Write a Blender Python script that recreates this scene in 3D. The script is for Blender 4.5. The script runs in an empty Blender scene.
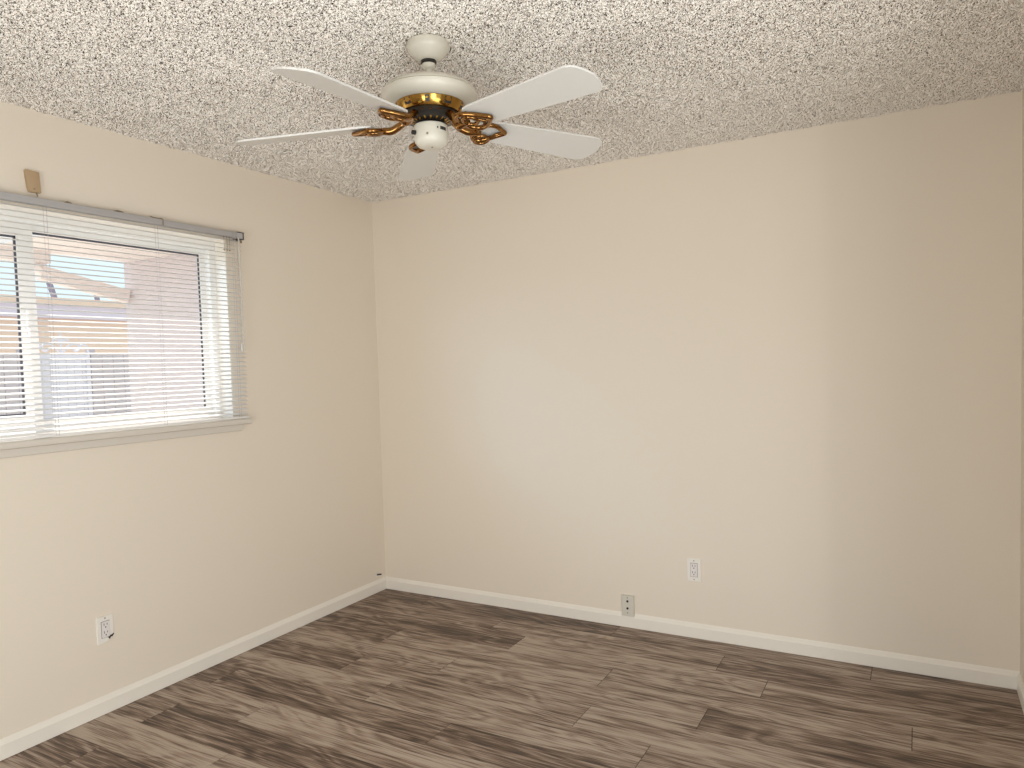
import bpy, bmesh, math, random
import numpy as np
from mathutils import Vector, Matrix

random.seed(7)
PI = math.pi
scene = bpy.context.scene
COL = scene.collection

# ------------------------------------------------------------------ camera
W, D, H = 3.339, 4.30, 2.44            # room: x 0..W, y -D..0, z 0..H
def cam_axes(yaw, pitch, roll):
    f = Vector((-math.sin(yaw)*math.cos(pitch), math.cos(yaw)*math.cos(pitch), math.sin(pitch)))
    r = Vector((math.cos(yaw), math.sin(yaw), 0)); u = r.cross(f)
    c, s = math.cos(roll), math.sin(roll)
    return c*r + s*u, -s*r + c*u, f
cam_data = bpy.data.cameras.new('camera')
cam = bpy.data.objects.new('camera', cam_data); COL.objects.link(cam)
r_, u_, f_ = cam_axes(0.5127, -0.0468, -0.0290)
m = Matrix((( r_.x, u_.x, -f_.x, 2.9687), (r_.y, u_.y, -f_.y, -3.5941), (r_.z, u_.z, -f_.z, 1.4143), (0, 0, 0, 1)))
cam.matrix_world = m
cam_data.sensor_width = 36; cam_data.lens = 725.265*36/1024
cam_data.shift_x = 2.69/1024; cam_data.shift_y = 13.55/1024
cam_data.clip_start = 0.02
scene.camera = cam

# ------------------------------------------------------------------ world, sun, daylight, fill lamps, exposure
world = bpy.data.worlds.new('world'); scene.world = world; world.use_nodes = True
bg = world.node_tree.nodes['Background']
bg.inputs[0].default_value = (0.80, 0.96, 1.0, 1); bg.inputs[1].default_value = 1.25

def look(o, d):
    o.rotation_euler = Vector(d).to_track_quat('-Z', 'Y').to_euler()
sd = bpy.data.lights.new('sun', 'SUN'); sd.energy = 8.5; sd.angle = math.radians(0.6); sd.color = (1, .95, .87)
sun = bpy.data.objects.new('sun', sd); COL.objects.link(sun); look(sun, (0.57, -0.10, -0.82))
# daylight coming through the wide opening in the right wall, beside the camera
ad = bpy.data.lights.new('daylight_opening', 'AREA'); ad.shape = 'RECTANGLE'; ad.size = .8; ad.size_y = 1.8
ad.energy = 28; ad.color = (1.0, .97, .925)
al = bpy.data.objects.new('daylight_opening', ad); COL.objects.link(al); al.location = (4.05, -3.95, 1.15); look(al, (-1, .62, 0))
# added strip lamp sharpening the opening's shadow (its edge falls as a vertical line on the back wall)
nd = bpy.data.lights.new('edge_strip_lamp', 'AREA'); nd.shape = 'RECTANGLE'; nd.size = .07; nd.size_y = 1.8
nd.energy = 8; nd.color = (1.0, .97, .925)
nl = bpy.data.objects.new('edge_strip_lamp', nd); COL.objects.link(nl); nl.location = (4.167, -3.95, 1.15); look(nl, (-1, .62, 0))
# added fill lamp, low down beyond that opening, throwing light up to the ceiling
gd = bpy.data.lights.new('ceiling_fill', 'AREA'); gd.shape = 'RECTANGLE'; gd.size = 1.6; gd.size_y = 1.0
gd.energy = 21; gd.color = (1.0, .95, .88)
gl = bpy.data.objects.new('ceiling_fill', gd); COL.objects.link(gl); gl.location = (4.3, -3.3, .25); look(gl, (-1, .12, .55))
# added fill lamp shining up through an unseen opening in the wall behind the camera
fd = bpy.data.lights.new('rear_fill', 'AREA'); fd.shape = 'RECTANGLE'; fd.size = 1.6; fd.size_y = 1.0
fd.energy = 42; fd.color = (1.0, .95, .88)
fl = bpy.data.objects.new('rear_fill', fd); COL.objects.link(fl); fl.location = (2.1, -4.95, .55); look(fl, (-.05, 1, .42))
# open sky to the side of the patio roof, shining in through the blind
wd = bpy.data.lights.new('daylight_window', 'AREA'); wd.shape = 'RECTANGLE'; wd.size = 2.2; wd.size_y = 1.6
wd.energy = 21; wd.color = (.48, .74, 1.0); wd.spread = math.radians(75)
wl = bpy.data.objects.new('daylight_window', wd); COL.objects.link(wl); wl.location = (-1.9, -5.0, 2.75); look(wl, (1.9, 2.95, -1.15))

scene.view_settings.view_transform = 'Standard'; scene.view_settings.look = 'None'
scene.view_settings.gamma = 1; scene.view_settings.use_curve_mapping = False
scene.view_settings.exposure = -0.06
scene.cycles.use_denoising = True
scene.cycles.max_bounces = 10; scene.cycles.diffuse_bounces = 6; scene.cycles.transparent_max_bounces = 12
scene.cycles.caustics_reflective = False; scene.cycles.caustics_refractive = False
scene.cycles.sample_clamp_indirect = 6

# ------------------------------------------------------------------ helpers
def mat(name, color, rough=0.5, metal=0.0, spec=0.5, bump=None):
    """principled material; bump = (scale, strength, distance)"""
    mt = bpy.data.materials.new(name); mt.use_nodes = True
    nt = mt.node_tree; b = nt.nodes['Principled BSDF']
    b.inputs['Base Color'].default_value = (*color, 1)
    b.inputs['Roughness'].default_value = rough; b.inputs['Metallic'].default_value = metal
    b.inputs['Specular IOR Level'].default_value = spec
    tc = nt.nodes.new('ShaderNodeTexCoord')
    n = nt.nodes.new('ShaderNodeTexNoise'); n.inputs['Scale'].default_value = bump[0] if bump else 60
    n.inputs['Detail'].default_value = 3
    nt.links.new(tc.outputs['Object'], n.inputs['Vector'])
    bp = nt.nodes.new('ShaderNodeBump')
    bp.inputs['Strength'].default_value = bump[1] if bump else 0.03
    bp.inputs['Distance'].default_value = bump[2] if bump else 0.001
    nt.links.new(n.outputs['Fac'], bp.inputs['Height']); nt.links.new(bp.outputs['Normal'], b.inputs['Normal'])
    return mt

def link_mesh(name, bm, material, parent=None, smooth=None):
    me = bpy.data.meshes.new(name)
    bmesh.ops.recalc_face_normals(bm, faces=bm.faces[:])
    bm.to_mesh(me); bm.free()
    for mm in (material if isinstance(material, (list, tuple)) else [material]): me.materials.append(mm)
    o = bpy.data.objects.new(name, me); COL.objects.link(o)
    if parent is not None: o.parent = parent
    if smooth is not None:
        me.polygons.foreach_set('use_smooth', [True]*len(me.polygons))
        try: me.set_sharp_from_angle(angle=math.radians(smooth))
        except Exception: pass
    return o

def tag(o, label=None, cat=None, group=None, kind=None):
    if label: o['label'] = label
    if cat: o['category'] = cat
    if group: o['group'] = group
    if kind: o['kind'] = kind
    return o
def empty(name, loc, label, cat, group=None):
    o = bpy.data.objects.new(name, None); COL.objects.link(o); o.location = loc; o.empty_display_size = .05
    return tag(o, label, cat, group)

def box(bm, lo, hi, mi=0):
    (x0, y0, z0), (x1, y1, z1) = lo, hi
    v = [bm.verts.new(p) for p in ((x0,y0,z0),(x1,y0,z0),(x1,y1,z0),(x0,y1,z0),(x0,y0,z1),(x1,y0,z1),(x1,y1,z1),(x0,y1,z1))]
    for q in ((0,3,2,1),(4,5,6,7),(0,1,5,4),(1,2,6,5),(2,3,7,6),(3,0,4,7)):
        f = bm.faces.new([v[i] for i in q]); f.material_index = mi
    return v
def bevel_all(bm, w, seg=2):
    bmesh.ops.bevel(bm, geom=bm.edges[:], offset=w, segments=seg, affect='EDGES', profile=.5)

def prism(bm, outline, fn, t0, t1, mi=0):
    """extrude a closed 2-D outline; fn(a, b, t) -> 3-D point"""
    A = [bm.verts.new(fn(a, b, t0)) for a, b in outline]
    B = [bm.verts.new(fn(a, b, t1)) for a, b in outline]
    n = len(outline)
    fs = [bm.faces.new(A), bm.faces.new(B[::-1])]
    for i in range(n): fs.append(bm.faces.new((A[i], A[(i+1) % n], B[(i+1) % n], B[i])))
    for f in fs: f.material_index = mi
    return fs

def lathe(bm, prof, c=(0, 0), seg=48, mi=0, cap=True):
    """prof = [(radius, z)...]"""
    rings = []
    for r, z in prof:
        if r < 1e-6: rings.append([bm.verts.new((c[0], c[1], z))])
        else: rings.append([bm.verts.new((c[0]+r*math.cos(2*PI*i/seg), c[1]+r*math.sin(2*PI*i/seg), z)) for i in range(seg)])
    for a, b in zip(rings, rings[1:]):
        for i in range(seg):
            j = (i+1) % seg
            if len(a) == 1 and len(b) == 1: continue
            if len(a) == 1: f = bm.faces.new((a[0], b[j], b[i]))
            elif len(b) == 1: f = bm.faces.new((a[i], a[j], b[0]))
            else: f = bm.faces.new((a[i], a[j], b[j], b[i]))
            f.material_index = mi
    if cap:
        for rg in (rings[0], rings[-1]):
            if len(rg) > 1: bm.faces.new(rg)

def spline(pts, n=8, closed=False):
    P = [Vector(p) for p in pts]; N = len(P); out = []
    rng = range(N) if closed else range(N-1)
    for i in rng:
        p1, p2 = P[i], P[(i+1) % N]
        p0 = P[(i-1) % N] if closed or i > 0 else p1
        p3 = P[(i+2) % N] if closed or i+2 < N else p2
        for k in range(n):
            t = k/n
            out.append(.5*((2*p1)+(-p0+p2)*t+(2*p0-5*p1+4*p2-p3)*t*t+(-p0+3*p1-3*p2+p3)*t**3))
    if not closed: out.append(P[-1])
    return out

def tube(bm, pts, rad, sides=8, closed=False, mi=0):
    P = [Vector(p) for p in pts]; N = len(P)
    rr = rad if isinstance(rad, (list, tuple)) else [rad]*N
    ref = None; rings = []
    for i in range(N):
        if closed: t = P[(i+1) % N]-P[i-1]
        else: t = P[min(i+1, N-1)]-P[max(i-1, 0)]
        t.normalize()
        if ref is None:
            ref = t.orthogonal().normalized()
        ref = (ref - t*ref.dot(t)).normalized()
        b = t.cross(ref)
        rings.append([bm.verts.new(P[i]+rr[i]*(math.cos(2*PI*k/sides)*ref+math.sin(2*PI*k/sides)*b)) for k in range(sides)])
    prs = list(zip(rings, rings[1:]))
    if closed: 
        # align last ring with first
        a, b0 = rings[-1], rings[0]
        off = min(range(sides), key=lambda o: sum((a[k].co-b0[(k+o) % sides].co).length for k in range(sides)))
        prs.append((a, [b0[(k+off) % sides] for k in range(sides)]))
    for a, b in prs:
        for k in range(sides):
            f = bm.faces.new((a[k], a[(k+1) % sides], b[(k+1) % sides], b[k])); f.material_index = mi
    if not closed:
        bm.faces.new(rings[0]); bm.faces.new(rings[-1][::-1])

def bar(bm, a, b, w, t, up=(0, 0, 1)):
    """rectangular bar from a to b, width w along 'up', thickness t across"""
    a, b = Vector(a), Vector(b); d = (b-a).normalized(); u = Vector(up); u = (u-d*u.dot(d)).normalized(); s = d.cross(u)
    q = [(-1,-1),(1,-1),(1,1),(-1,1)]
    A = [bm.verts.new(a+u*w/2*i+s*t/2*j) for i, j in q]; B = [bm.verts.new(b+u*w/2*i+s*t/2*j) for i, j in q]
    bm.faces.new(A); bm.faces.new(B[::-1])
    for k in range(4): bm.faces.new((A[k], A[(k+1) % 4], B[(k+1) % 4], B[k]))

# ------------------------------------------------------------------ materials
M_wall = mat('cream_wall_paint', (.80, .728, .635), .62, bump=(170, .10, .002), spec=.3)
M_trim = mat('white_trim_paint', (.86, .82, .76), .38, bump=(25, .03, .001))
M_vinyl = mat('white_vinyl', (.84, .84, .83), .35)
M_slat = mat('white_enamel', (.86, .85, .85), .4)
M_rail = mat('grey_enamel', (.44, .43, .44), .38, bump=(40, .03, .001))
M_cord = mat('cord_grey', (.46, .44, .46), .8)
M_clear = mat('frosted_plastic', (.66, .63, .58), .25)
M_black = mat('black_metal', (.02, .018, .016), .45)
M_rubber = mat('dark_gasket', (.09, .09, .11), .6)
M_rust = mat('rusty_steel', (.30, .23, .15), .6, metal=.4, bump=(80, .3, .002))
M_tan = mat('tan_board', (.46, .33, .20), .6, bump=(60, .15, .002))
M_fan = mat('ivory_enamel', (.68, .65, .57), .32)
M_blade = mat('white_laminate', (.72, .71, .69), .38)
M_brass = mat('polished_brass', (.31, .155, .05), .07, metal=1.0, bump=(30, .05, .001))
M_gold = mat('gold_brass', (.42, .235, .055), .15, metal=1.0)
M_plate = mat('outlet_white', (.86, .83, .79), .35)
M_recept = mat('outlet_face', (.80, .76, .76), .4)

def glass_mat():
    mt = bpy.data.materials.new('window_glass'); mt.use_nodes = True
    nt = mt.node_tree; nt.nodes.clear()
    out = nt.nodes.new('ShaderNodeOutputMaterial'); mx = nt.nodes.new('ShaderNodeMixShader')
    tr = nt.nodes.new('ShaderNodeBsdfTransparent'); gl = nt.nodes.new('ShaderNodeBsdfGlossy'); lw = nt.nodes.new('ShaderNodeLayerWeight'); pw = nt.nodes.new('ShaderNodeMath'); fr = nt.nodes.new('ShaderNodeMath')
    tr.inputs[0].default_value = (.95, .955, .97, 1); gl.inputs['Roughness'].default_value = .02; pw.operation = 'POWER'; pw.inputs[1].default_value = 4; fr.operation = 'MULTIPLY_ADD'; fr.inputs[1].default_value = .45; fr.inputs[2].default_value = .025
    nt.links.new(lw.outputs['Facing'], pw.inputs[0]); nt.links.new(pw.outputs[0], fr.inputs[0])
    nt.links.new(fr.outputs[0], mx.inputs[0]); nt.links.new(tr.outputs[0], mx.inputs[1]); nt.links.new(gl.outputs[0], mx.inputs[2])
    nt.links.new(mx.outputs[0], out.inputs[0]); return mt
M_glass = glass_mat()

def floor_mat():
    mt = bpy.data.materials.new('grey_brown_vinyl_plank'); mt.use_nodes = True
    nt = mt.node_tree; N = nt.nodes; L = nt.links; b = N['Principled BSDF']
    uv = N.new('ShaderNodeUVMap'); uv.uv_map = 'UVMap'
    def noise(sx, sy, det, dist, rough=.55):
        mp = N.new('ShaderNodeMapping'); mp.inputs['Scale'].default_value = (sx, sy, 1)
        n = N.new('ShaderNodeTexNoise'); n.inputs['Scale'].default_value = 1; n.inputs['Detail'].default_value = det
        n.inputs['Distortion'].default_value = dist; n.inputs['Roughness'].default_value = rough
        L.new(uv.outputs[0], mp.inputs['Vector']); L.new(mp.outputs[0], n.inputs['Vector']); return n.outputs['Fac']
    def math_(op, a, c, v=None):
        q = N.new('ShaderNodeMath'); q.operation = op
        for i, s in enumerate((a, c)):
            if isinstance(s, (int, float)): q.inputs[i].default_value = s
            else: L.new(s, q.inputs[i])
        return q.outputs[0]
    broad = noise(1.3, 15, 4, .7)          # broad smoky streaks
    mid = noise(2.6, 75, 5, .5, .65)        # grain
    fine = noise(7, 260, 3, .3, .6)        # pores
    # cathedral rings: sine of a strongly stretched noise
    cat = noise(1.1, 5.5, 2, .8)
    ring = math_('SINE', math_('MULTIPLY', cat, 62.0), 0.0)
    s = math_('ADD', math_('MULTIPLY', broad, .50), math_('MULTIPLY', mid, .62))
    s = math_('ADD', s, math_('MULTIPLY', fine, .60))
    s = math_('ADD', s, math_('MULTIPLY', ring, .05))
    at = N.new('ShaderNodeAttribute'); at.attribute_name = 'plank_tone'
    s = math_('ADD', s, math_('MULTIPLY', math_('SUBTRACT', at.outputs['Fac'], .5), .16))
    cr = N.new('ShaderNodeValToRGB'); L.new(s, cr.inputs[0])
    e = cr.color_ramp.elements
    e[0].position = .66; e[0].color = (.050, .031, .022, 1)
    e[1].position = 1.10 if False else 1.0; e[1].color = (.48, .40, .33, 1)
    x = e.new(.77); x.color = (.142, .092, .065, 1)
    x = e.new(.86); x.color = (.285, .205, .155, 1)
    x = e.new(.93); x.color = (.40, .312, .255, 1)
    L.new(cr.outputs[0], b.inputs['Base Color'])
    b.inputs['Roughness'].default_value = .46; b.inputs['Specular IOR Level'].default_value = .4
    bp = N.new('ShaderNodeBump'); bp.inputs['Strength'].default_value = .12; bp.inputs['Distance'].default_value = .0015
    L.new(s, bp.inputs['Height']); L.new(bp.outputs[0], b.inputs['Normal'])
    return mt
M_floor = floor_mat()
M_gap = mat('plank_gap', (.03, .02, .015), .8)

def popcorn_mat():
    mt = bpy.data.materials.new('popcorn_ceiling'); mt.use_nodes = True
    nt = mt.node_tree; N = nt.nodes; L = nt.links; b = N['Principled BSDF']
    b.inputs['Base Color'].default_value = (.92, .875, .825, 1); b.inputs['Roughness'].default_value = .9; b.inputs['Specular IOR Level'].default_value = .1
    tc = N.new('ShaderNodeTexCoord')
    v = N.new('ShaderNodeTexVoronoi'); v.inputs['Scale'].default_value = 168; v.feature = 'SMOOTH_F1'; v.inputs['Smoothness'].default_value = .35
    n = N.new('ShaderNodeTexNoise'); n.inputs['Scale'].default_value = 210; n.inputs['Detail'].default_value = 2
    L.new(tc.outputs['Object'], v.inputs['Vector']); L.new(tc.outputs['Object'], n.inputs['Vector'])
    a = N.new('ShaderNodeMath'); a.operation = 'MULTIPLY_ADD'; L.new(v.outputs['Distance'], a.inputs[0]); a.inputs[1].default_value = -2.2
    L.new(n.outputs['Fac'], a.inputs[2])
    dp = N.new('ShaderNodeDisplacement'); dp.inputs['Midlevel'].default_value = .1; dp.inputs['Scale'].default_value = .0064
    L.new(a.outputs[0], dp.inputs['Height']); L.new(dp.outputs[0], N['Material Output'].inputs['Displacement'])
    mt.displacement_method = 'BOTH'
    return mt
M_pop = popcorn_mat()

# ------------------------------------------------------------------ room shell
def struct(o): o['kind'] = 'structure'; return o

# floor: base slab plus planks with real gaps
bm = bmesh.new()
box(bm, (-.02, -D-.02, -.06), (W+.02, .02, -.0016), 1)
uvl = bm.loops.layers.uv.new('UVMap'); tone = bm.faces.layers.float.new('plank_tone')
PW, PL, G = .1855, 1.2005, .0006
offs = [.97, 1.198, .549, 1.03, .597, .912, .158, .567]
rows = int(D/PW)+2
for k in range(-1, rows):
    y1 = -(.1645+PW*k); y0 = y1-PW
    y1c, y0c = min(y1, -.004), max(y0, -D)
    if y1c-y0c < .005: continue
    off = offs[k] if 0 <= k < len(offs) else random.uniform(0, PL)
    i0 = -1
    while off+PL*i0 < W:
        x0, x1 = off+PL*i0, off+PL*(i0+1); i0 += 1
        x0c, x1c = max(x0, .003), min(x1, W-.003)
        if x1c-x0c < .005: continue
        vs = [bm.verts.new(p) for p in ((x0c+.0014, y0c+G, 0), (x1c-.0014, y0c+G, 0), (x1c-.0014, y1c-G, 0), (x0c+.0014, y1c-G, 0))]
        lo = [bm.verts.new(v.co-Vector((0, 0, .003))) for v in vs]
        f = bm.faces.new(vs); sk = [bm.faces.new((vs[q], lo[q], lo[(q+1) % 4], vs[(q+1) % 4])) for q in range(4)]
        ou, ov, tn = random.uniform(0, 40), random.uniform(0, 40), random.random()
        for ff in [f]+sk:
            ff[tone] = tn
            for l in ff.loops: l[uvl].uv = (l.vert.co.x+ou, l.vert.co.y+ov)
floor = struct(link_mesh('floor', bm, [M_floor, M_gap]))

# ceiling: fine grid carrying the popcorn relief, with a slab above it
def grid_obj():
    st = .0042; nx = int((W+.02)/st)+1; ny = int((D+.02)/st)+1
    xs = np.linspace(-.01, W+.01, nx); ys = np.linspace(-D-.01, .01, ny)
    X, Y = np.meshgrid(xs, ys); co = np.stack([X.ravel(), Y.ravel(), np.full(X.size, H)], 1).astype(np.float32)
    idx = np.arange(nx*ny).reshape(ny, nx)
    q = np.stack([idx[:-1, :-1], idx[1:, :-1], idx[1:, 1:], idx[:-1, 1:]], -1).reshape(-1, 4)   # faces look down
    n0 = len(co)
    bx0, bx1, by0, by1 = -.01, W+.01, -D-.01, .01
    bc = np.array([(x, y, z) for z in (H+.025, H+.12) for x, y in ((bx0,by0),(bx1,by0),(bx1,by1),(bx0,by1))], np.float32)
    bq = np.array([(0,3,2,1),(4,5,6,7),(0,1,5,4),(1,2,6,5),(2,3,7,6),(3,0,4,7)])+n0
    co = np.concatenate([co, bc]); fa = np.concatenate([q, bq])
    me = bpy.data.meshes.new('ceiling')
    me.vertices.add(len(co)); me.vertices.foreach_set('co', co.ravel())
    me.loops.add(fa.size); me.loops.foreach_set('vertex_index', fa.ravel().astype(np.int32))
    me.polygons.add(len(fa)); me.polygons.foreach_set('loop_start', np.arange(0, fa.size, 4, dtype=np.int32))
    mi = np.zeros(len(fa), np.int32); mi[len(q):] = 1
    me.materials.append(M_pop); me.materials.append(M_wall)
    me.polygons.foreach_set('material_index', mi)
    sm = np.ones(len(fa), bool); sm[len(q):] = False
    me.polygons.foreach_set('use_smooth', sm)
    me.update(calc_edges=True); me.validate()
    o = bpy.data.objects.new('ceiling', me); COL.objects.link(o); return o
struct(grid_obj())

WY0, WY1, WZ0, WZ1 = -3.02, -1.125, 1.166, 2.066      # window hole in the left wall
TOP = H+.10
bm = bmesh.new()
box(bm, (-.16, -D-.14, -.06), (0, WY0, TOP)); box(bm, (-.16, WY1, -.06), (0, .14, TOP))
box(bm, (-.16, WY0, -.06), (0, WY1, WZ0)); box(bm, (-.16, WY0, WZ1), (0, WY1, TOP))
struct(link_mesh('wall_left', bm, M_wall))
bm = bmesh.new(); box(bm, (0, 0, -.06), (W, .14, TOP)); struct(link_mesh('wall_back', bm, M_wall))
OY0, OY1, OZ = -4.15, -1.85, 2.10          # opening in the right wall, out of view beside the camera
bm = bmesh.new(); box(bm, (W, -D-.14, -.06), (W+.14, OY0, TOP)); box(bm, (W, OY1, -.06), (W+.14, .14, TOP)); box(bm, (W, OY0, OZ), (W+.14, OY1, TOP))
struct(link_mesh('wall_right', bm, M_wall))
bm = bmesh.new(); box(bm, (0, -D-.14, -.06), (1.2, -D, TOP)); box(bm, (3.0, -D-.14, -.06), (W, -D, TOP)); box(bm, (1.2, -D-.14, OZ), (3.0, -D, TOP)); struct(link_mesh('wall_front', bm, M_wall))  # opening added to let the rear fill lamp in

# baseboards
BH, BT = .0746, .013
def bprof(h=BH): return [(0, 0), (BT, 0), (BT, h-.020), (BT-.0015, h-.018), (BT-.008, h-.003), (BT-.010, h), (0, h)]
def baseboard(name, segs, fn):
    bm = bmesh.new()
    for a, b, h in segs: prism(bm, bprof(h) if h == BH else [(0, 0), (BT, 0), (BT, h), (0, h)], fn, a, b)
    return struct(link_mesh(name, bm, M_trim, smooth=25))
JX0, JX1, JZ0, JZ1 = 1.600, 1.668, .062, .173
baseboard('baseboard_left', [(-D, -BT, BH)], lambda a, b, t: (a, t, b+.002))
baseboard('baseboard_back', [(0, JX0-.003, BH), (JX0-.003, JX1+.001, JZ0-.002), (JX1+.001, W, BH)], lambda a, b, t: (t, -a, b+.002))
baseboard('baseboard_right', [(OY1+.01, -BT, BH)], lambda a, b, t: (W-a, t, b+.002))

# ------------------------------------------------------------------ window in the left wall
bm = bmesh.new(); XF0, XF1 = -.135, -.075
fw = .042
box(bm, (XF0, WY0, WZ1-fw), (XF1, WY1, WZ1)); box(bm, (XF0, WY0, WZ0), (XF1, WY1, WZ0+fw))
box(bm, (XF0, WY0, WZ0+fw), (XF1, WY0+fw, WZ1-fw)); box(bm, (XF0, WY1-fw, WZ0+fw), (XF1, WY1, WZ1-fw))
bevel_all(bm, .003, 1)
win = struct(link_mesh('window_1', bm, M_vinyl))
def sash(y0, y1, x0, x1, st, name):
    bm = bmesh.new(); z0, z1 = WZ0+fw-.004, WZ1-fw+.004
    box(bm, (x0, y0, z1-st), (x1, y1, z1)); box(bm, (x0, y0, z0), (x1, y1, z0+st))
    box(bm, (x0, y0, z0+st), (x1, y0+st, z1-st)); box(bm, (x0, y1-st, z0+st), (x1, y1, z1-st))
    bevel_all(bm, .002, 1)
    s = link_mesh(name, bm, M_vinyl, win)
    bm = bmesh.new(); xc = (x0+x1)/2; box(bm, (xc-.002, y0+st-.004, z0+st-.004), (xc+.002, y1-st+.004, z1-st+.004))
    link_mesh('pane', bm, M_glass, s)
    bm = bmesh.new(); g = .008          # dark gasket around the pane
    for a, b in (((y0+st, z0+st), (y0+st+g, z1-st)), ((y1-st-g, z0+st), (y1-st, z1-st)), ((y0+st, z0+st), (y1-st, z0+st+g)), ((y0+st, z1-st-g), (y1-st, z1-st))):
        box(bm, (xc+.002, a[0], a[1]), (xc+.006, b[0], b[1]))
    link_mesh('gasket', bm, M_rubber, s)
    return s
sash(-2.02, WY1-fw+.004, -.130, -.106, .034, 'fixed_sash')
ls = sash(WY0+fw-.004, -1.983, -.104, -.080, .062, 'sliding_sash')
bm = bmesh.new(); box(bm, (-.080, -2.03, 1.60), (-.066, -2.01, 1.68)); box(bm, (-.072, -2.027, 1.575), (-.060, -2.013, 1.61)); bevel_all(bm, .003, 2)
link_mesh('latch', bm, M_vinyl, ls)

# white painted lining of the window recess
bm = bmesh.new(); tk = .004
box(bm, (XF1+.0005, WY1-tk, 1.1785), (-.0005, WY1-.0002, WZ1-.0002)); box(bm, (XF1+.0005, WY0+.0002, 1.1785), (-.0005, WY0+tk, WZ1-.0002)); box(bm, (XF1+.0005, WY0+tk, WZ1-tk), (-.0005, WY1-tk, WZ1-.0002))
struct(link_mesh('trim_2', bm, M_trim))
# stool and apron under the window
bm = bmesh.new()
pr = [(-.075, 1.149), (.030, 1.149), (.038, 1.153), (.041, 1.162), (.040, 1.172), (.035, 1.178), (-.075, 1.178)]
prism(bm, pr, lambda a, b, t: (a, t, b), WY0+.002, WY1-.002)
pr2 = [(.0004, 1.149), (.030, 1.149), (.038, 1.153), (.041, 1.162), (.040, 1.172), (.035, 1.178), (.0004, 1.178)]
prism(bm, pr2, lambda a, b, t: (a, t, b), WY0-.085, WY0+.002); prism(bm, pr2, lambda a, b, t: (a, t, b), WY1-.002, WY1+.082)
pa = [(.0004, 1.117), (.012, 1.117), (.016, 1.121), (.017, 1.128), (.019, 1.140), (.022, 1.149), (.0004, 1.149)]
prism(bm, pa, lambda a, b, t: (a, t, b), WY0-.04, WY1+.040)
struct(link_mesh('trim_1', bm, mat('shaded_sill_grey', (.70, .655, .60), .5), smooth=30))  # greyer than the other trim: the sill's shade is put into its colour

# ------------------------------------------------------------------ venetian blind
BY0, BY1, BX = -3.08, -1.062, .030
blind = empty('venetian_blind', (0, (BY0+BY1)/2, WZ0), 'white horizontal slat blind with grey headrail hanging over the window', 'blind')
bm = bmesh.new(); box(bm, (BX-.014, BY0, 2.072), (BX+.014, BY1, 2.100)); bevel_all(bm, .003, 2)
link_mesh('headrail', bm, M_rail, blind, smooth=40)
bm = bmesh.new(); ZT, ZB, NS = 2.058, 1.205, 41
TILT = math.radians(18)
for i in range(NS):
    z = ZT+(ZB-ZT)*i/(NS-1)
    up, dn = [], []
    for k in range(5):
        s = (k/4-.5)*.0255; crown = .0022*(1-(2*k/4-1)**2)
        px = BX+s*math.cos(TILT); pz = z-s*math.sin(TILT)+crown
        up.append((px, pz+.0002)); dn.append((px, pz-.0002))
    prism(bm, up+dn[::-1], lambda a, b, t: (a, t, b), BY0+.006, BY1-.003)
link_mesh('slats', bm, M_slat, blind, smooth=40)
bm = bmesh.new(); box(bm, (BX-.012, BY0+.004, 1.180), (BX+.012, BY1-.002, 1.192)); bevel_all(bm, .003, 2)
link_mesh('bottom_rail', bm, M_slat, blind, smooth=40)
for y in (-2.90, -2.46, -2.005, -1.535, -1.125):
    bm = bmesh.new()
    for dx in (.0132,): tube(bm, [(BX+dx, y, 2.075), (BX+dx, y, 1.186)], .0006, 5)
    tube(bm, [(BX+.0140, y+.012, 2.075), (BX+.0140, y+.012, 1.186)], .0007, 5)
    link_mesh('ladder_cord', bm, M_cord, blind)
# tilt wand, lift cords and tassel at the right end
bm = bmesh.new(); tube(bm, [(BX+.020, -1.088, 2.070), (BX+.021, -1.087, 1.72), (BX+.022, -1.086, 1.52)], .0035, 6)
tube(bm, [(BX+.014, -1.088, 2.078), (BX+.020, -1.088, 2.066)], .003, 6)
link_mesh('tilt_wand', bm, M_clear, blind, smooth=40)
bm = bmesh.new()
for dy in (0, .006): tube(bm, [(BX+.017, -1.112+dy, 2.074), (BX+.018, -1.100+dy/2, 1.80), (BX+.018, -1.094, 1.545)], .0009, 5)
lc = link_mesh('lift_cord', bm, M_clear, blind)
bm = bmesh.new(); lathe(bm, [(.002, 1.555), (.005, 1.545), (.0075, 1.520), (.006, 1.512)], (BX+.018, -1.094), 12)
link_mesh('tassel', bm, M_clear, lc, smooth=40)
# end bracket, open box of dark steel
bm = bmesh.new()
box(bm, (.001, BY1-.022, 2.1012), (BX+.017, BY1+.014, 2.1034)); box(bm, (.001, BY1+.008, 2.070), (BX+.0165, BY1+.0105, 2.1012))
box(bm, (.001, BY1-.018, 2.0672), (BX+.017, BY1+.0105, 2.0698)); box(bm, (.001, BY1-.02, 2.0698), (.003, BY1+.014, 2.1012))
eb = link_mesh('end_bracket', bm, M_black, blind)
bm = bmesh.new(); box(bm, (BX+.0142, BY1-.030, 2.0712), (BX+.0165, BY1+.004, 2.0992)); link_mesh('bracket_cover', bm, M_rail, eb)
bm = bmesh.new(); tube(bm, [(BX+.0165, BY1-.055, 2.100), (BX+.0165, BY1-.055, 2.066)], .0016, 6)
link_mesh('pin', bm, M_rail, eb)
bm = bmesh.new()
tube(bm, [(BX+.012, BY1-.022, 2.070), (BX+.014, BY1-.022, 2.056), (BX+.016, BY1-.020, 2.048)], .0022, 6); lathe(bm, [(.003, 2.062), (.005, 2.058), (.005, 2.052), (.002, 2.049)], (BX+.016, BY1-.008), 10)
link_mesh('hook', bm, M_rust, eb)
bm = bmesh.new()
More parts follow.
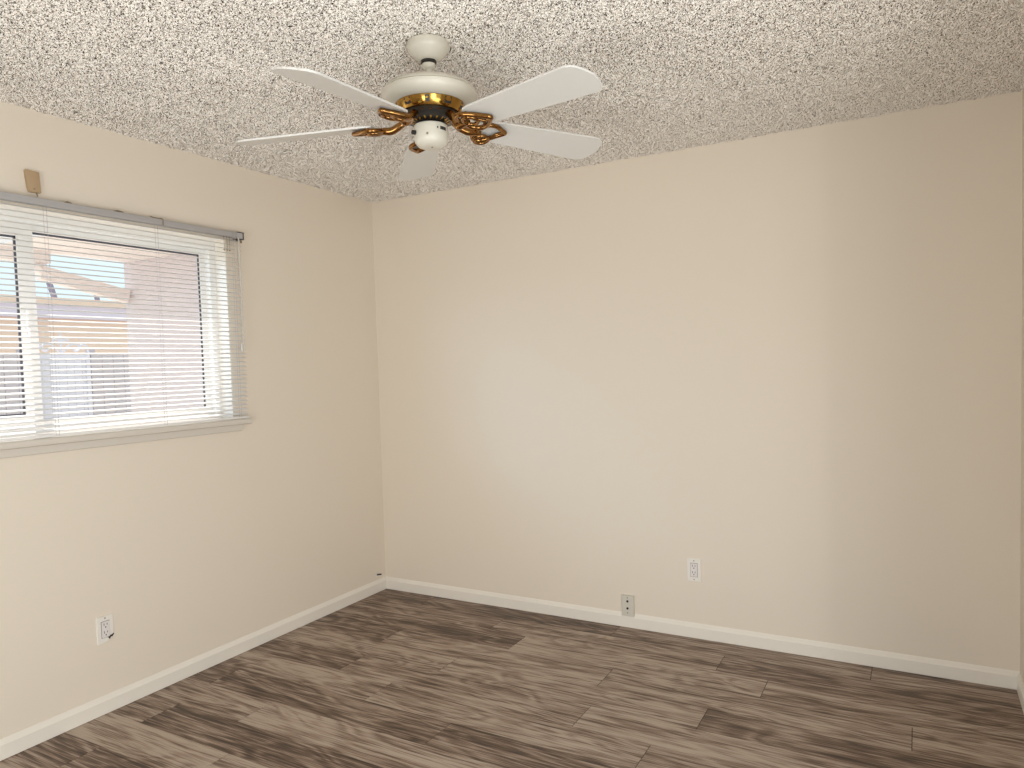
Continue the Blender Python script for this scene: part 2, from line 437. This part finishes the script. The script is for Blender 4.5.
for y in (-1.172, -1.155, -1.140):
    tube(bm, [(BX+.0150, y, 2.073), (BX+.0155, y+.002, 2.03), (BX+.0150, y+.001, 2.003)], .0012, 5)
    tube(bm, [(BX+.0150, y-.004, 2.008), (BX+.0158, y, 2.002), (BX+.0150, y+.005, 2.007)], .0018, 5)
link_mesh('cord_lock', bm, M_rust, eb)
# support brackets along the top
for y, w in ((-1.500, .050), (-1.690, .042), (-1.900, .030)):
    bm = bmesh.new()
    if w > .045:
        tube(bm, spline([(.0025, y-w*.55, 2.114), (.012, y-w*.2, 2.108), (BX, y, 2.104), (BX+.016, y+.004, 2.100), (BX+.0158, y+.004, 2.074)], 5), .0022, 6)
        tube(bm, spline([(.0025, y+w*.6, 2.112), (.012, y+w*.3, 2.110), (BX, y+.008, 2.104)], 4), .0020, 6)
    else:
        prism(bm, [(-w/2, 0), (-w*.2, .004), (w*.1, .003), (w/2, -.001), (w*.1, -.002)], lambda a, b, t: (t, y+a, 2.104+b), .0005, BX+.004)
    link_mesh('support_bracket', bm, M_rust, blind)

for ch in list(blind.children): ch.location = -Vector(blind.location)

# tan block on the wall above the blind
bm = bmesh.new()
prism(bm, [(-2.047, 2.206), (-1.998, 2.203), (-1.994, 2.124), (-2.035, 2.124), (-2.040, 2.140)], lambda a, b, t: (t, a, b), .0004, .020)
bevel_all(bm, .002, 2)
tb = tag(link_mesh('wall_block', bm, M_tan, smooth=40), 'small tan rectangular block fixed on the wall just above the blind', 'block')
bm = bmesh.new(); tube(bm, [(.0195, -2.020, 2.136), (.022, -2.020, 2.136)], .003, 8); tube(bm, spline([(.012, -2.010, 2.126), (.014, -2.008, 2.117), (.010, -2.004, 2.112)], 4), .0022, 6)
link_mesh('screw', bm, M_rust, tb)

# ------------------------------------------------------------------ outlets
def mapper(kind, c, z):
    """local (right, up, out) -> room"""
    if kind == 'back': return lambda a, b, o: (c+a, -o, z+b)
    return lambda a, b, o: (o, c+a, z+b)
def rrect(w, h, r, n=4):
    out = []
    for cx, cy, a0 in ((w/2-r, h/2-r, 0), (-w/2+r, h/2-r, 90), (-w/2+r, -h/2+r, 180), (w/2-r, -h/2+r, 270)):
        for k in range(n+1):
            a = math.radians(a0+90*k/n); out.append((cx+r*math.cos(a), cy+r*math.sin(a)))
    return out
def cover(name, fn, outline, material=M_plate, depth=.006, parent=None):
    bm = bmesh.new()
    n = len(outline); inner = [(a*.955, b*.975) for a, b in outline]
    A = [bm.verts.new(fn(a, b, .0004)) for a, b in outline]; B = [bm.verts.new(fn(a, b, depth*.55)) for a, b in outline]
    Cc = [bm.verts.new(fn(a, b, depth)) for a, b in inner]
    for P, Q in ((A, B), (B, Cc)):
        for i in range(n): bm.faces.new((P[i], P[(i+1) % n], Q[(i+1) % n], Q[i]))
    bm.faces.new(A); bm.faces.new(Cc)
    return link_mesh(name, bm, material, parent)
def outlet(fn, label, broken=False):
    w, h = .070, .1145
    o = empty('electrical_outlet', fn(0, 0, 0), label, 'outlet', None)
    inv = Vector(o.location); g = lambda a, b, q: tuple(Vector(fn(a, b, q))-inv)
    ol = rrect(w, h, .003)
    if broken:
        ol = [(-.035, .0545), (-.033, .057), (.033, .057), (.035, .0545), (.035, -.028), (.031, -.031), (.026, -.030), (.020, -.040), (.014, -.047), (.006, -.052), (-.004, -.0545), (-.033, -.057), (-.035, -.0545)]
    cover('cover_plate', g, ol, parent=o)
    bm = bmesh.new(); prism(bm, rrect(.033, .067, .002), g, .003, .0085); bm2 = bm
    rc = link_mesh('receptacle', bm2, M_recept, o)
    bm = bmesh.new()                                 # thin dark joint round the receptacle
    for a0, b0, a1, b1 in ((-.0180, -.035, -.0166, .035), (.0166, -.035, .0180, .035), (-.018, -.0352, .018, -.0338), (-.018, .0338, .018, .0352)):
        prism(bm, [(a0, b0), (a1, b0), (a1, b1), (a0, b1)], g, .0055, .0064)
    for s in (1, -1):
        cy = .0165*s
        prism(bm, [(-.0078, cy+.001), (-.0054, cy+.001), (-.0054, cy+.0105), (-.0078, cy+.0105)], g, .008, .0088)
        prism(bm, [(.0054, cy+.002), (.0078, cy+.002), (.0078, cy+.0095), (.0054, cy+.0095)], g, .008, .0088)
        prism(bm, [(math.cos(t*PI/5)*.0028, cy-.0062+math.sin(t*PI/5)*.0028) for t in range(10)], g, .008, .0088)
    link_mesh('slots', bm, M_black, rc)
    for s in (1, -1):
        if broken and s < 0: continue
        bm = bmesh.new(); prism(bm, [(math.cos(t*PI/6)*.0030, .0475*s+math.sin(t*PI/6)*.0030) for t in range(12)], g, .005, .0066)
        link_mesh('screw', bm, M_rust, o)
    if broken:
        bm = bmesh.new(); prism(bm, [(.002, -.030), (.012, -.026), (.020, -.030), (.027, -.031), (.032, -.025), (.034, -.029), (.027, -.038), (.020, -.037), (.014, -.046), (.010, -.036), (.004, -.035)], g, .0015, .0082)
        link_mesh('burnt_hole', bm, M_black, o)
        bm = bmesh.new(); prism(bm, [(.006, -.044), (.013, -.043), (.014, -.047), (.007, -.051)], g, .004, .0085)
        link_mesh('broken_piece', bm, M_plate, o)
    return o
outlet(mapper('back', 1.987, .3485), 'white double outlet with intact cover plate on the back wall')
outlet(mapper('left', -1.832, .353), 'white outlet with chipped, burnt lower corner on the wall below the window', True)
fj = mapper('back', (JX0+JX1)/2, (JZ0+JZ1)/2)
jp = empty('cable_wall_plate', fj(0, 0, 0), 'off white plate with two black round jacks set into the baseboard', 'wall plate')
inv = Vector(jp.location); gj = lambda a, b, q: tuple(Vector(fj(a, b, q))-inv)
M_plate2 = mat('jack_plate_grey', (.66, .63, .57), .45)
cover('cover_plate', gj, rrect(JX1-JX0, JZ1-JZ0, .003), M_plate2, .016, jp)
for b in (.026, -.012):
    bm = bmesh.new(); prism(bm, [(math.cos(t*PI/8)*.0062, b+math.sin(t*PI/8)*.0062) for t in range(16)], gj, .014, .0185)
    link_mesh('jack', bm, M_black, jp)
for b in (.045, -.036):
    bm = bmesh.new(); prism(bm, [(math.cos(t*PI/6)*.0032, b+math.sin(t*PI/6)*.0032) for t in range(12)], gj, .014, .017)
    link_mesh('screw', bm, M_rust, jp)

# cable stub near the corner
cs = empty('cable_outlet', (0, -.090, .110), 'tiny white grommet with a short black cable end just above the corner baseboard', 'cable')
bm = bmesh.new(); prism(bm, [(math.cos(t*PI/8)*.012-.004, math.sin(t*PI/8)*.011) for t in range(16)], lambda a, b, t: (t, a, b), .0004, .006); bevel_all(bm, .001, 1)
link_mesh('grommet', bm, M_trim, cs, smooth=40)
bm = bmesh.new(); tube(bm, spline([(.004, -.002, .002), (.018, .004, .004), (.026, .016, .003)], 4), .0045, 8)
link_mesh('cable_end', bm, M_black, cs, smooth=40)

# ------------------------------------------------------------------ ceiling fan
FC = (1.615, -1.650)
fan = empty('ceiling_fan', (FC[0], FC[1], H), 'white five blade ceiling fan with scrolled brass blade irons', 'ceiling fan')
def fz(z): return z-H
bm = bmesh.new()
lathe(bm, [(.060, fz(2.444)), (.066, fz(2.438)), (.0672, fz(2.425)), (.066, fz(2.418)), (.061, fz(2.410)), (.0525, fz(2.401)), (.044, fz(2.393)), (.037, fz(2.387)), (.031, fz(2.3835)), (.020, fz(2.3835))], seg=48)
can = link_mesh('canopy', bm, M_fan, fan, smooth=35)
bm = bmesh.new(); lathe(bm, [(.018, fz(2.386)), (.0245, fz(2.384)), (.0250, fz(2.377)), (.018, fz(2.371))], seg=28)
link_mesh('dark_collar', bm, M_black, can, smooth=40)
bm = bmesh.new(); lathe(bm, [(.0205, fz(2.378)), (.0215, fz(2.366)), (.017, fz(2.358)), (.011, fz(2.354)), (.0105, fz(2.320)), (.016, fz(2.315))], seg=28)
link_mesh('downrod', bm, M_fan, fan, smooth=40)
bm = bmesh.new(); tube(bm, [(-.006, -.0125, fz(2.332)), (.010, -.0185, fz(2.332))], .0028, 8); link_mesh('set_screw', bm, M_black, fan)
bm = bmesh.new()
lathe(bm, [(.010, fz(2.3165)), (.050, fz(2.3155)), (.085, fz(2.312)), (.115, fz(2.306)), (.134, fz(2.299)), (.144, fz(2.291)), (.1490, fz(2.2835)), (.1490, fz(2.2825)), (.1455, fz(2.2820)), (.1455, fz(2.2800)), (.1515, fz(2.2795)), (.1525, fz(2.274)), (.1505, fz(2.265)), (.145, fz(2.2575)), (.136, fz(2.251)), (.124, fz(2.247)), (.108, fz(2.244)), (.090, fz(2.244))], seg=72)
link_mesh('motor_housing', bm, M_fan, fan, smooth=28)
bm = bmesh.new()
lathe(bm, [(.085, fz(2.246)), (.109, fz(2.246)), (.111, fz(2.242)), (.108, fz(2.232)), (.102, fz(2.220)), (.098, fz(2.215)), (.092, fz(2.214)), (.06, fz(2.218))], seg=60)
ring = link_mesh('brass_ring', bm, M_gold, fan, smooth=35)
for k in range(10):
    bm = bmesh.new()
    a = 2*PI*k/10+.22; c_, s_ = math.cos(a), math.sin(a)
    w = .013 if k % 2 == 0 else .022
    q = []
    for da, r, z in ((-w/.2, .1108, 2.240), (w/.2, .1108, 2.240), (w/.2, .1042, 2.2215), (-w/.2, .1042, 2.2215)):
        q.append((math.cos(a+da)*r, math.sin(a+da)*r, fz(z)))
    vs = [bm.verts.new(p) for p in q]; vs2 = [bm.verts.new((p[0]*.93, p[1]*.93, p[2])) for p in q]
    bm.faces.new(vs); bm.faces.new(vs2[::-1])
    for i in range(4): bm.faces.new((vs[i], vs[(i+1) % 4], vs2[(i+1) % 4], vs2[i]))
    link_mesh('vent_opening', bm, M_black, ring)
bm = bmesh.new(); lathe(bm, [(.05, fz(2.220)), (.088, fz(2.217)), (.090, fz(2.205)), (.080, fz(2.196)), (.050, fz(2.190)), (.03, fz(2.188))], seg=48)
fly = link_mesh('flywheel', bm, M_black, fan, smooth=35)
bm = bmesh.new()
for k in range(20):
    a = 2*PI*k/20
    bar(bm, (math.cos(a)*.050, math.sin(a)*.050, fz(2.1885)), (math.cos(a)*.090, math.sin(a)*.090, fz(2.2065)), .004, .006)
link_mesh('cooling_fins', bm, M_gold, fly)
bm = bmesh.new(); lathe(bm, [(.026, fz(2.198)), (.026, fz(2.176)), (.03, fz(2.174))], seg=24); link_mesh('neck', bm, M_black, fan, smooth=35)
bm = bmesh.new()
lathe(bm, [(.020, fz(2.183)), (.048, fz(2.182)), (.053, fz(2.179)), (.0545, fz(2.173)), (.0545, fz(2.150)), (.0537, fz(2.149)), (.0545, fz(2.148)), (.0540, fz(2.138)), (.051, fz(2.126)), (.044, fz(2.117)), (.032, fz(2.1115)), (.016, fz(2.109)), (0, fz(2.1085))], seg=56)
sw = link_mesh('switch_housing', bm, M_fan, fan, smooth=30)
# directions seen from the room side: towards the camera and to its right
dv = Vector((2.9687-FC[0], -3.5941-FC[1])).normalized(); rv = Vector((-dv.y, dv.x))
def around(deg, r):          # deg 0 = towards camera, positive = to the right
    a = math.radians(deg); v = dv*math.cos(a)+rv*math.sin(a); return v.x*r, v.y*r
def stud(parent, name, deg, r0, r1, z, rad, material):
    a, b = around(deg, r0), around(deg, r1); bm = bmesh.new()
    tube(bm, [(a[0], a[1], fz(z)), (b[0], b[1], fz(z))], rad, 12); return link_mesh(name, bm, material, parent)
stud(sw, 'pull_switch', -64, .050, .066, 2.152, .0068, M_black)
stud(sw, 'screw', -12, .050, .0562, 2.141, .0035, M_rust)
bm = bmesh.new(); a = around(8, .016); tube(bm, [(a[0], a[1], fz(2.111)), (a[0], a[1], fz(2.1075))], .003, 10); link_mesh('screw', bm, M_rust, sw)
bm = bmesh.new()                                     # slide switch marks on the right side
for d0, d1, z0, z1 in ((21, 25, 2.158, 2.164), (33, 38, 2.156, 2.166), (39.5, 44, 2.156, 2.166), (45.5, 58, 2.156, 2.166)):
    q = [(*around(d, .0556), fz(z)) for d, z in ((d0, z0), (d1, z0), (d1, z1), (d0, z1))]; q2 = [(*around(d, .053), fz(z)) for d, z in ((d0, z0), (d1, z0), (d1, z1), (d0, z1))]
    vs = [bm.verts.new(p) for p in q]; v2 = [bm.verts.new(p) for p in q2]; bm.faces.new(vs); bm.faces.new(v2[::-1])
    for i in range(4): bm.faces.new((vs[i], vs[(i+1) % 4], v2[(i+1) % 4], v2[i]))
link_mesh('slide_switch', bm, M_black, sw)

PITCH = math.radians(-13)
def blade_outline():
    pts = [(.186, -.040), (.20, -.052), (.23, -.058)]
    R, HW = .648, .078
    for k in range(7): pts.append((.598+.040*math.sin(k*PI/12), -HW+.002+.040*(1-math.cos(k*PI/12))))
    pts.append((R-.003, -.020)); pts.append((R, 0)); pts.append((R-.003, .020))
    for k in range(6, -1, -1): pts.append((.598+.040*math.sin(k*PI/12), HW-.002-.040*(1-math.cos(k*PI/12))))
    pts += [(.23, .058), (.20, .052), (.186, .040)]
    return pts
for k, (deg, z, droop, tw, rw) in enumerate(((58, 2.188, .014, -.030, .030), (131, 2.190, .016, .030, -.02), (202, 2.184, .019, 0, -.02), (272, 2.168, .028, 0, .02), (346, 2.160, .008, .018, -.008))):
    ph = math.radians(deg); d = Vector((math.cos(ph), math.sin(ph), 0)); n = Vector((-math.sin(ph), math.cos(ph), 0))
    pt = math.radians(-9.5) if k == 4 else PITCH
    nn = n*math.cos(pt)+Vector((0, 0, 1))*math.sin(pt); up = d.cross(nn)
    def P(r, w, t, z=z, d=d, nn=nn, up=up, droop=droop):
        return tuple(d*r+nn*w+up*t+Vector((0, 0, fz(z)-droop*max(0, (r-.2)/.44))))
    bm = bmesh.new(); prism(bm, blade_outline(), lambda a, b, t: P(a, b, t), 0, .006); bevel_all(bm, .0008, 1)
    bl = link_mesh('blade', bm, M_blade, fan)
    bm = bmesh.new()
    arm = spline([tuple(d*.078+Vector((0, 0, fz(2.203)))), tuple(d*.100+Vector((0, 0, fz(2.188)))), P(.128, 0, -.010), P(.152, 0, -.010), P(.175, 0, -.0085)], 6)
    tube(bm, arm, [.0095+.003*math.sin(q/len(arm)*PI) for q in range(len(arm))], 10)
    def Q(r, w, t): return P(r, w+tw*max(0, (r-.17)/.11), t)      # the leaf leans to one side
    heart = spline([Q(.160, 0, -.010), Q(.158, .026, -.010), Q(.174, .046, -.0095), Q(.194, .048, -.0095), Q(.220, .034, -.0095), Q(.240, .016, -.0095), Q(.256, 0, -.0095),
                    Q(.240, -.016, -.0095), Q(.220, -.034, -.0095), Q(.194, -.048, -.0095), Q(.174, -.046, -.0095), Q(.158, -.026, -.010)], 5, True)
    tube(bm, heart, .0078, 8, True)
    ringc = (.192, rw)
    tube(bm, spline([P(ringc[0]+.024*math.cos(q*PI/5), ringc[1]+.024*math.sin(q*PI/5), -.014) for q in range(10)], 3, True), .0062, 8, True)
    tube(bm, spline([P(.214, rw, -.012), Q(.228, .010, -.011), Q(.248, 0, -.0095)], 4), .005, 8)
    for r, w in ((.200, .040), (.200, -.040)):
        a, b = Q(r, w, 0), Q(r, w, -.012); tube(bm, [a, b], .0055, 8)
    link_mesh('blade_iron', bm, M_brass, bl, smooth=50)

# ------------------------------------------------------------------ outside the window
M_conc = mat('sunlit_concrete', (.62, .57, .50), .8, bump=(12, .2, .004))
M_stucco = mat('pale_stucco', (.60, .54, .56), .85, bump=(60, .4, .004))
M_soffit = mat('cream_soffit', (.76, .70, .68), .7, bump=(30, .1, .002))
M_orange = mat('orange_stucco', (.82, .62, .49), .85, bump=(40, .3, .004))
M_fascia = mat('lilac_fascia', (.70, .63, .71), .6)
M_fence = mat('grey_fence_board', (.52, .46, .48), .8, bump=(20, .3, .003))
M_gate = mat('white_gate_paint', (.66, .63, .69), .5)
M_pole = mat('dark_pole', (.22, .21, .30), .7)
bm = bmesh.new(); box(bm, (-14, -9, -.26), (-.16, 9, -.06)); g = struct(link_mesh('ground', bm, M_conc))

# wing of the house, right of the window
bm = bmesh.new(); box(bm, (-2.40, -.10, -.06), (-.161, .138, 2.41))
tag(link_mesh('house_wing', bm, M_stucco), 'pale stucco side wall of the house, right of the view through the blind', 'wall')
# patio cover with soffit, edge beam and sloping brace
pc = empty('patio_cover', (-1.2, -2, 2.28), 'cream patio roof seen through the upper slats of the blind', 'patio roof')
def pb(p): return (p[0]+1.2, p[1]+2, p[2]-2.28)
bm = bmesh.new(); box(bm, pb((-2.30, -1.05, 2.285)), pb((-.161, -.101, 2.40))); link_mesh('roof_panel', bm, M_soffit, pc)
bm = bmesh.new(); box(bm, pb((-2.38, -1.06, 2.205)), pb((-2.30, -.70, 2.40))); box(bm, pb((-2.38, -.70, 2.284)), pb((-2.30, -.101, 2.40))); link_mesh('edge_beam', bm, M_soffit, pc)
bm = bmesh.new(); bar(bm, pb((-2.34, -.76, 2.14)), pb((-2.34, -.125, 2.015)), .095, .07); tube(bm, [pb(p) for p in spline([(-2.34, -.84, 2.24), (-2.34, -.79, 2.18), (-2.34, -.72, 2.13), (-2.34, -.60, 2.09)], 5)], .040, 8)
link_mesh('brace', bm, M_soffit, pc)
bm = bmesh.new(); box(bm, (-.52, -6, 2.46), (-.161, -1.06, 2.56))
struct(link_mesh('added_eave', bm, M_soffit))          # unseen roof overhang, added to keep sun off the window and upper slats

XG = -6.0
gt = empty('garden_gate', (XG, 1.39, -.06), 'white gate with scrolled fleur de lis top, beyond the window', 'gate')
def gy(y, z, dx=0): return (dx, y, z+.06)
bm = bmesh.new(); HW = .33
for i in range(7):
    y = -HW+.047+i*.0945; box(bm, gy(y-.045, .08, -.012), gy(y+.045, 1.64, .012))
link_mesh('boards', bm, M_gate, gt)
bm = bmesh.new(); box(bm, gy(-HW, 0, -.03), gy(-HW+.05, 1.70, .03)); box(bm, gy(HW-.05, 0, -.03), gy(HW, 1.70, .03)); box(bm, gy(-HW, 1.63, -.025), gy(HW, 1.69, .025)); box(bm, gy(-HW, .15, -.02), gy(HW, .22, .02))
link_mesh('gate_frame', bm, M_gate, gt)
bm = bmesh.new()
for s in (1, -1):
    tube(bm, spline([gy(s*.02, 1.70), gy(s*.10, 1.79), gy(s*.19, 1.80), gy(s*.22, 1.745), gy(s*.17, 1.72), gy(s*.145, 1.752)], 5), .012, 6)
    tube(bm, spline([gy(s*.33, 1.70), gy(s*.31, 1.78), gy(s*.25, 1.80), gy(s*.235, 1.76), gy(s*.27, 1.745)], 5), .012, 6)
    tube(bm, spline([gy(0, 1.80), gy(s*.035, 1.85), gy(s*.075, 1.86), gy(s*.085, 1.83), gy(s*.06, 1.825)], 5), .012, 6)
tube(bm, [gy(0, 1.69), gy(0, 1.80), gy(0, 1.87), gy(0, 1.95)], [.012, .016, .022, .003], 8); tube(bm, [gy(-.05, 1.81), gy(.05, 1.81)], .012, 6)
link_mesh('scroll_top', bm, M_gate, gt, smooth=50)
def fence(y0, y1, label):
    o = empty('garden_fence', (XG, (y0+y1)/2, -.06), label, 'fence'); c = (y0+y1)/2
    bm = bmesh.new(); n = int((y1-y0)/.14)
    for i in range(n):
        a = y0+(y1-y0)*i/n; b = y0+(y1-y0)*(i+1)/n; box(bm, gy(a-c+.003, .03, -.012), gy(b-c-.003, 1.70, .012))
    link_mesh('boards', bm, M_fence, o)
    bm = bmesh.new(); box(bm, gy(y0-c, .3, -.06), gy(y1-c, .39, -.013)); box(bm, gy(y0-c, 1.4, -.06), gy(y1-c, 1.49, -.013)); link_mesh('rails', bm, M_fence, o)
    for y in (y0, y1):
        bm = bmesh.new(); s = .05 if y == y0 else -.05; box(bm, gy(y-c, 0, -.11), gy(y-c+s*2, 1.74, -.061)); link_mesh('post', bm, M_fence, o)
fence(1.74, 4.6, 'grey board fence to the right of the white gate')
fence(-1.9, 1.04, 'grey board fence to the left of the white gate')
# neighbour's building
nb = empty('neighbour_building', (-9.5, 3, -.06), 'orange stucco building with pale fascia behind the garden fence', 'building')
def nbp(p): return (p[0]+9.5, p[1]-3, p[2]+.06)
bm = bmesh.new(); box(bm, nbp((-11.5, -3, -.06)), nbp((-9.0, 9, 2.36))); link_mesh('wall', bm, M_orange, nb)
bm = bmesh.new(); box(bm, nbp((-9.0, -3, 2.34)), nbp((-8.9, 9, 2.56))); link_mesh('fascia', bm, M_fascia, nb)
bm = bmesh.new(); box(bm, nbp((-11.5, -3, 2.56)), nbp((-8.85, 9, 2.66))); link_mesh('roof_edge', bm, M_orange, nb)
for p0, p1, r, lab in (((-11.9, 4.25, 4.2), (-11.9, 5.47, -.06), .055, 'dark pole leaning behind the orange building, nearest the window mullion'), ((-11.9, 5.42, 3.33), (-11.9, 5.85, -.06), .05, 'dark short pole behind the orange building, nearer the pale house wall')):
    bm = bmesh.new(); tube(bm, [p0, p1], r, 8)
    tag(link_mesh('utility_pole', bm, M_pole, smooth=50), lab, 'pole')
